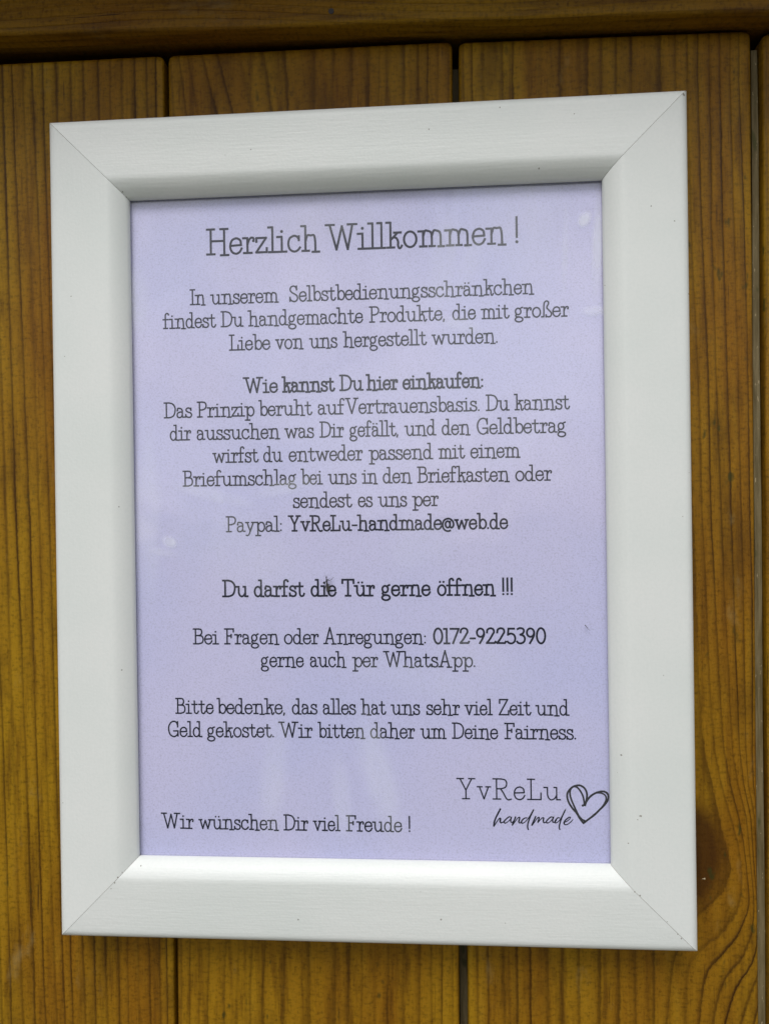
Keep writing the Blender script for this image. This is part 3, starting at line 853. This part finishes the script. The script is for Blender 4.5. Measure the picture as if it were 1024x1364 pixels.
# each line: baseline z (mm), cap height, photo row, [(word, left px, right px, stroke)]
LINES = [
 (83.48, 8.0, 331, [('Herzlich', 274.7, 426.3, .68), ('Willkommen', 433, 674.4, .68), ('!', 684.5, 692, .66)]),
 (68.32, 4.85, 398, [('In', 252.8, 273.8, N), ('unserem', 280, 371.3, N), ('Selbstbedienungsschr\u00e4nkchen', 384.7, 711.3, N)]),
 (61.29, 4.85, 429, [('findest', 216.6, 287.8, N), ('Du', 294, 324.4, N), ('handgemachte', 330, 483.8, N), ('Produkte,', 491.6, 593.4, N), ('die', 601.9, 634, N), ('mit', 640.3, 678.4, N), ('gro\u00dfer', 684.7, 758, N)]),
 (54.06, 4.85, 461, [('Liebe', 305, 360.3, N), ('von', 366.6, 404.4, N), ('uns', 411.9, 449.7, N), ('hergestellt', 456.6, 568.4, N), ('wurden.', 574.7, 663.8, N)]),
 (40.95, 4.85, 519, [('Wie', 323.6, 370.5, S_), ('kannst', 375.2, 446.1, B), ('Du', 452, 484.2, S_), ('hier', 487.3, 530.4, B), ('einkaufen:', 535.7, 644.6, B)]),
 (33.88, 4.85, 550, [('Das', 218.2, 256.3, N), ('Prinzip', 262.4, 339.2, N), ('beruht', 344.4, 415.9, N), ('auf', 422.7, 459.3, N), ('Vertrauensbasis.', 459.5, 639.7, N), ('Du', 647, 678.6, N), ('kannst', 684.5, 758.9, N)]),
 (26.95, 4.85, 581, [('dir', 225.8, 255, N), ('aussuchen', 261.5, 372.9, N), ('was', 378.7, 418.6, N), ('Dir', 425.6, 458.4, N), ('gef\u00e4llt,', 465.1, 531.3, N), ('und', 538.6, 581, N), ('den', 587.8, 626.5, N), ('Geldbetrag', 634.4, 754.8, N)]),
 (19.86, 4.85, 612, [('wirfst', 283, 344.4, N), ('du', 350.3, 376.4, N), ('entweder', 384, 483.5, N), ('passend', 491, 576.7, N), ('mit', 583.4, 619.2, N), ('einem', 625.9, 693, N)]),
 (12.79, 4.85, 643, [('Briefumschlag', 243.4, 395.7, N), ('bei', 400.7, 430, N), ('uns', 436.7, 475.4, N), ('in', 482, 502.9, N), ('den', 509.3, 548.8, N), ('Briefkasten', 555.6, 678.6, N), ('oder', 685.7, 735.5, N)]),
 (5.75, 4.85, 675, [('sendest', 389.6, 469, N), ('es', 476.3, 496.7, N), ('uns', 503.4, 542.4, N), ('per', 548.8, 584.6, N)]),
 (-1.36, 4.85, 706, [('Paypal:', 301, 376.7, N), ('YvReLu-handmade@web.de', 383.7, 676.9, .56)]),
 (-21.16, 5.25, 793, [('Du', 296, 331, .60), ('darfst', 337.7, 406, .60), ('die', 413.3, 448.4, .60), ('T\u00fcr', 454.9, 499.7, .60), ('gerne', 507.2, 573.8, .60), ('\u00f6ffnen', 581.6, 660.3, .60), ('!!!', 666.9, 684.7, .60)]),
 (-35.65, 4.85, 857, [('Bei', 257.1, 291.7, N), ('Fragen', 298.7, 372, N), ('oder', 377.8, 425, N), ('Anregungen:', 430.6, 568.4, N), ('0172-9225390', 576.3, 727.8, .60)]),
 (-42.63, 4.85, 888, [('gerne', 347, 405, N), ('auch', 412.4, 461.3, N), ('per', 469, 504, N), ('WhatsApp.', 510.3, 634, N)]),
 (-56.98, 4.85, 951, [('Bitte', 233.7, 285, N), ('bedenke,', 288.8, 380.8, N), ('das', 388.4, 423.2, N), ('alles', 429.4, 474.5, N), ('hat', 480.4, 514.2, N), ('uns', 520.5, 559.7, N), ('sehr', 567, 612.8, N), ('viel', 618.5, 656, N), ('Zeit', 663.6, 707.4, N), ('und', 713, 758.2, N)]),
 (-64.11, 4.85, 983, [('Geld', 223.4, 269.7, N), ('gekostet.', 275.6, 366, N), ('Wir', 370.8, 416.8, N), ('bitten', 423.2, 486.5, N), ('daher', 492.6, 553, N), ('um', 559.7, 594.5, N), ('Deine', 601.9, 663.6, N), ('Fairness.', 671.6, 768.2, N)]),
 (-92.37, 4.85, 1105, [('Wir', 214.6, 258.6, N), ('w\u00fcnschen', 264.5, 371.4, N), ('Dir', 377.8, 411, N), ('viel', 416.8, 453.4, N), ('Freude', 460.8, 535.8, N), ('!', 543, 547.5, N)]),
 (-82.2, 6.35, 1065, [('YvReLu', 608, 746.7, .42)]),
]
PW = 1.0      # the strokes are given to the outside of the ink's blur
for z, cap, row, words in LINES:
    ink = Ink()
    for text, a, b, w in words:
        py = pix(0, PY, z)[1]
        xa, xb = at(a, row, PY)[0], at(b, row, PY)[0]
        half = w * PW * .5
        ink.word(text, xa + half * .6, xb - half * .6, z, cap - half, w * PW, gap=.10 if text == 'YvReLu' else .03)
    ink.done('printed_line', M_INK)

# handwritten word and the sketched heart beside the maker's name
def px_path(pts, off, k): return [at(off[0] + p[0] / k, off[1] + p[1] / k, PY) for p in pts]
hand = Ink()
HS = [  # points in a detail view, 8.533 per photo pixel from (650, 1065)
 ([(140, 108), (118, 150), (90, 205), (70, 260), (66, 305), (80, 285), (105, 245), (128, 218), (140, 222), (136, 250), (146, 268), (165, 262), (185, 248)], 3.2),
 ([(262, 205), (238, 200), (205, 225), (182, 252), (190, 272), (215, 262), (248, 232), (264, 206), (256, 232), (258, 258), (272, 262), (295, 240)], 2.6),
 ([(312, 200), (298, 235), (282, 270), (276, 296), (300, 262), (335, 215), (355, 205), (356, 225), (348, 255), (360, 270), (385, 255)], 2.8),
 ([(440, 212), (415, 215), (385, 240), (376, 265), (395, 272), (430, 248), (470, 195), (515, 118), (480, 195), (455, 262), (448, 315), (456, 346)], 2.7),
 ([(540, 195), (525, 230), (505, 275), (500, 296), (525, 262), (560, 212), (578, 208), (572, 240), (566, 262), (590, 236), (615, 212), (630, 214), (626, 245), (636, 268), (660, 258)], 2.8),
 ([(738, 205), (712, 202), (680, 228), (660, 255), (672, 270), (700, 258), (728, 228), (742, 205), (732, 235), (738, 262), (760, 258), (775, 240)], 2.6),
 ([(812, 212), (790, 212), (765, 240), (758, 262), (775, 268), (810, 240), (842, 185), (876, 120), (842, 195), (818, 262), (808, 315), (814, 346)], 2.6),
 ([(868, 262), (895, 250), (925, 225), (935, 205), (915, 208), (880, 235), (862, 265), (872, 288), (905, 284), (940, 255), (962, 232)], 2.6),
]
for pts, wd in HS:
    P = catmull(px_path(pts, (650, 1065), 8.533), 5)
    n = len(P)
    # pen pressure: down strokes heavier than up strokes
    ws = []
    for i in range(n):
        a, b = P[max(i - 1, 0)], P[min(i + 1, n - 1)]
        d = (b[1] - a[1]) / (math.hypot(b[0] - a[0], b[1] - a[1]) or 1)
        ws.append(wd * .115 * (1.15 - .35 * max(0, d) + .25 * max(0, -d)))
    hand.ribbon(P, .3, widths=ws)
hand.done('handwritten_word', M_INK)

heart = Ink()
HH = [  # 13.653 per photo pixel from (745, 1035)
 ([(425, 520), (468, 500), (488, 430), (500, 340), (485, 260), (440, 195), (380, 160), (310, 160), (240, 185), (180, 240), (142, 310), (145, 400), (180, 490), (240, 580), (310, 660), (370, 760), (435, 845)], .44),
 ([(455, 520), (445, 440), (425, 350), (385, 270), (335, 205), (285, 178), (235, 190), (200, 235), (190, 310), (210, 400), (250, 500), (300, 610), (345, 700), (400, 770), (455, 800)], .40),
 ([(462, 515), (490, 450), (550, 370), (630, 310), (720, 275), (800, 268), (860, 295), (888, 350), (875, 430), (820, 510), (730, 600), (640, 690), (540, 765), (435, 845)], .44),
 ([(500, 420), (570, 345), (650, 300), (740, 295), (810, 320), (845, 370), (840, 440), (790, 530), (710, 620), (610, 705), (520, 780), (440, 828)], .36),
 ([(418, 528), (448, 515), (472, 518)], .45),
]
for pts, w in HH: heart.ribbon(catmull(px_path(pts, (745, 1035), 13.653), 6), w * 1.35)
heart.done('printed_heart', M_INK_GREY)

# ------------------------------------------------------------------ insect and fibre on the pane
GY = 5.3
def uv_ball(c, r, axis_z=1.0, seg=10, rings=7):
    v, f = [], []
    for j in range(rings + 1):
        th = math.pi * j / rings
        for i in range(seg):
            a = 2 * math.pi * i / seg
            v.append((c[0] + r[0] * math.sin(th) * math.cos(a), c[1] + r[1] * math.sin(th) * math.sin(a), c[2] + r[2] * math.cos(th)))
    for j in range(rings):
        for i in range(seg):
            f.append((j * seg + i, (j + 1) * seg + i, (j + 1) * seg + (i + 1) % seg, j * seg + (i + 1) % seg))
    return v, f
def tube(pts, radii, seg=6):
    v, f = [], []
    for i, p in enumerate(pts):
        a, b = Vector(pts[max(i - 1, 0)]), Vector(pts[min(i + 1, len(pts) - 1)])
        t = (b - a).normalized(); u = t.cross(Vector((0, 1, 0.01))).normalized(); w = t.cross(u)
        for k in range(seg):
            an = 2 * math.pi * k / seg
            q = Vector(p) + (u * math.cos(an) + w * math.sin(an)) * radii[i]
            v.append(tuple(q))
    for i in range(len(pts) - 1):
        for k in range(seg):
            f.append((i * seg + k, (i + 1) * seg + k, (i + 1) * seg + (k + 1) % seg, i * seg + (k + 1) % seg))
    f.append(tuple(range(seg))); f.append(tuple(reversed(range((len(pts) - 1) * seg, len(pts) * seg))))
    return v, f
ix = lambda px, py: at(400 + px / 12.8, 750 + py / 12.8, GY)
cx, cz = ix(455, 345)
fly = tag(empty('insect', MM(cx, GY, cz)),
          'tiny dark winged insect sitting on the pane over the word die', 'insect')
def P3(px, py, up): a, b = ix(px, py); return (a, GY - up, b)
# one continuous body: abdomen, waist, thorax, neck, head
body_pts = [P3(482, 500, .10), P3(478, 470, .16), P3(470, 425, .24), P3(460, 370, .28), P3(455, 340, .26), P3(452, 310, .32), P3(448, 285, .30), P3(446, 265, .26), P3(445, 245, .26), P3(445, 226, .20)]
v, f = tube(body_pts, [.03, .10, .17, .21, .14, .23, .20, .09, .19, .05], 10)
build('body', v, f, M_INSECT, fly, smooth=True)
for pts in ([(452, 320), (478, 360), (520, 420), (505, 470), (480, 455), (458, 390)], [(450, 320), (440, 370), (438, 440), (452, 500), (470, 480), (462, 390)]):
    b = []
    top = [P3(x, y, .46 - .0012 * (y - 320)) for x, y in pts]
    bot = [(x, y + .02, z) for x, y, z in top]
    n = len(top)
    build('wing', top + bot, [tuple(range(n)), tuple(reversed(range(n, 2 * n)))] + [(i, n + i, n + (i + 1) % n, (i + 1) % n) for i in range(n)], M_WING, fly)
for leg in ([(456, 300, .2), (490, 300, .3), (525, 286, .12), (570, 240, .02)],
            [(450, 305, .2), (415, 325, .3), (388, 340, .1), (396, 352, .02)],
            [(456, 285, .2), (485, 278, .28), (505, 262, .02)],
            [(448, 315, .2), (425, 345, .25), (412, 375, .02)],
            [(462, 350, .2), (495, 370, .25), (512, 400, .02)],
            [(455, 350, .2), (430, 400, .25), (425, 440, .02)]):
    v, f = tube([P3(*p) for p in leg], [.085] * (len(leg) - 1) + [.03], 5)
    build('leg', v, f, M_INSECT, fly, smooth=True)
for an in ([(443, 232, .2), (428, 205, .25), (412, 175, .15)], [(448, 232, .2), (462, 212, .25), (470, 190, .15)]):
    v, f = tube([P3(*p) for p in an], [.025, .02, .015], 5)
    build('antenna', v, f, M_INSECT, fly, smooth=True)

fx = lambda px, py: at(480 + px / 3.2, 740 + py / 3.2, GY)
pts = [(956, 296, .12), (962, 303, .2), (968, 312, .12), (978, 320, .1)]
v, f = tube([(fx(a, b)[0], GY - c, fx(a, b)[1]) for a, b, c in pts], [.14, .07, .05, .03], 6)
tag(build('fibre', v, f, M_INSECT, None, smooth=True), 'tiny curled dark fibre on the pane right of the telephone number', 'fibre')
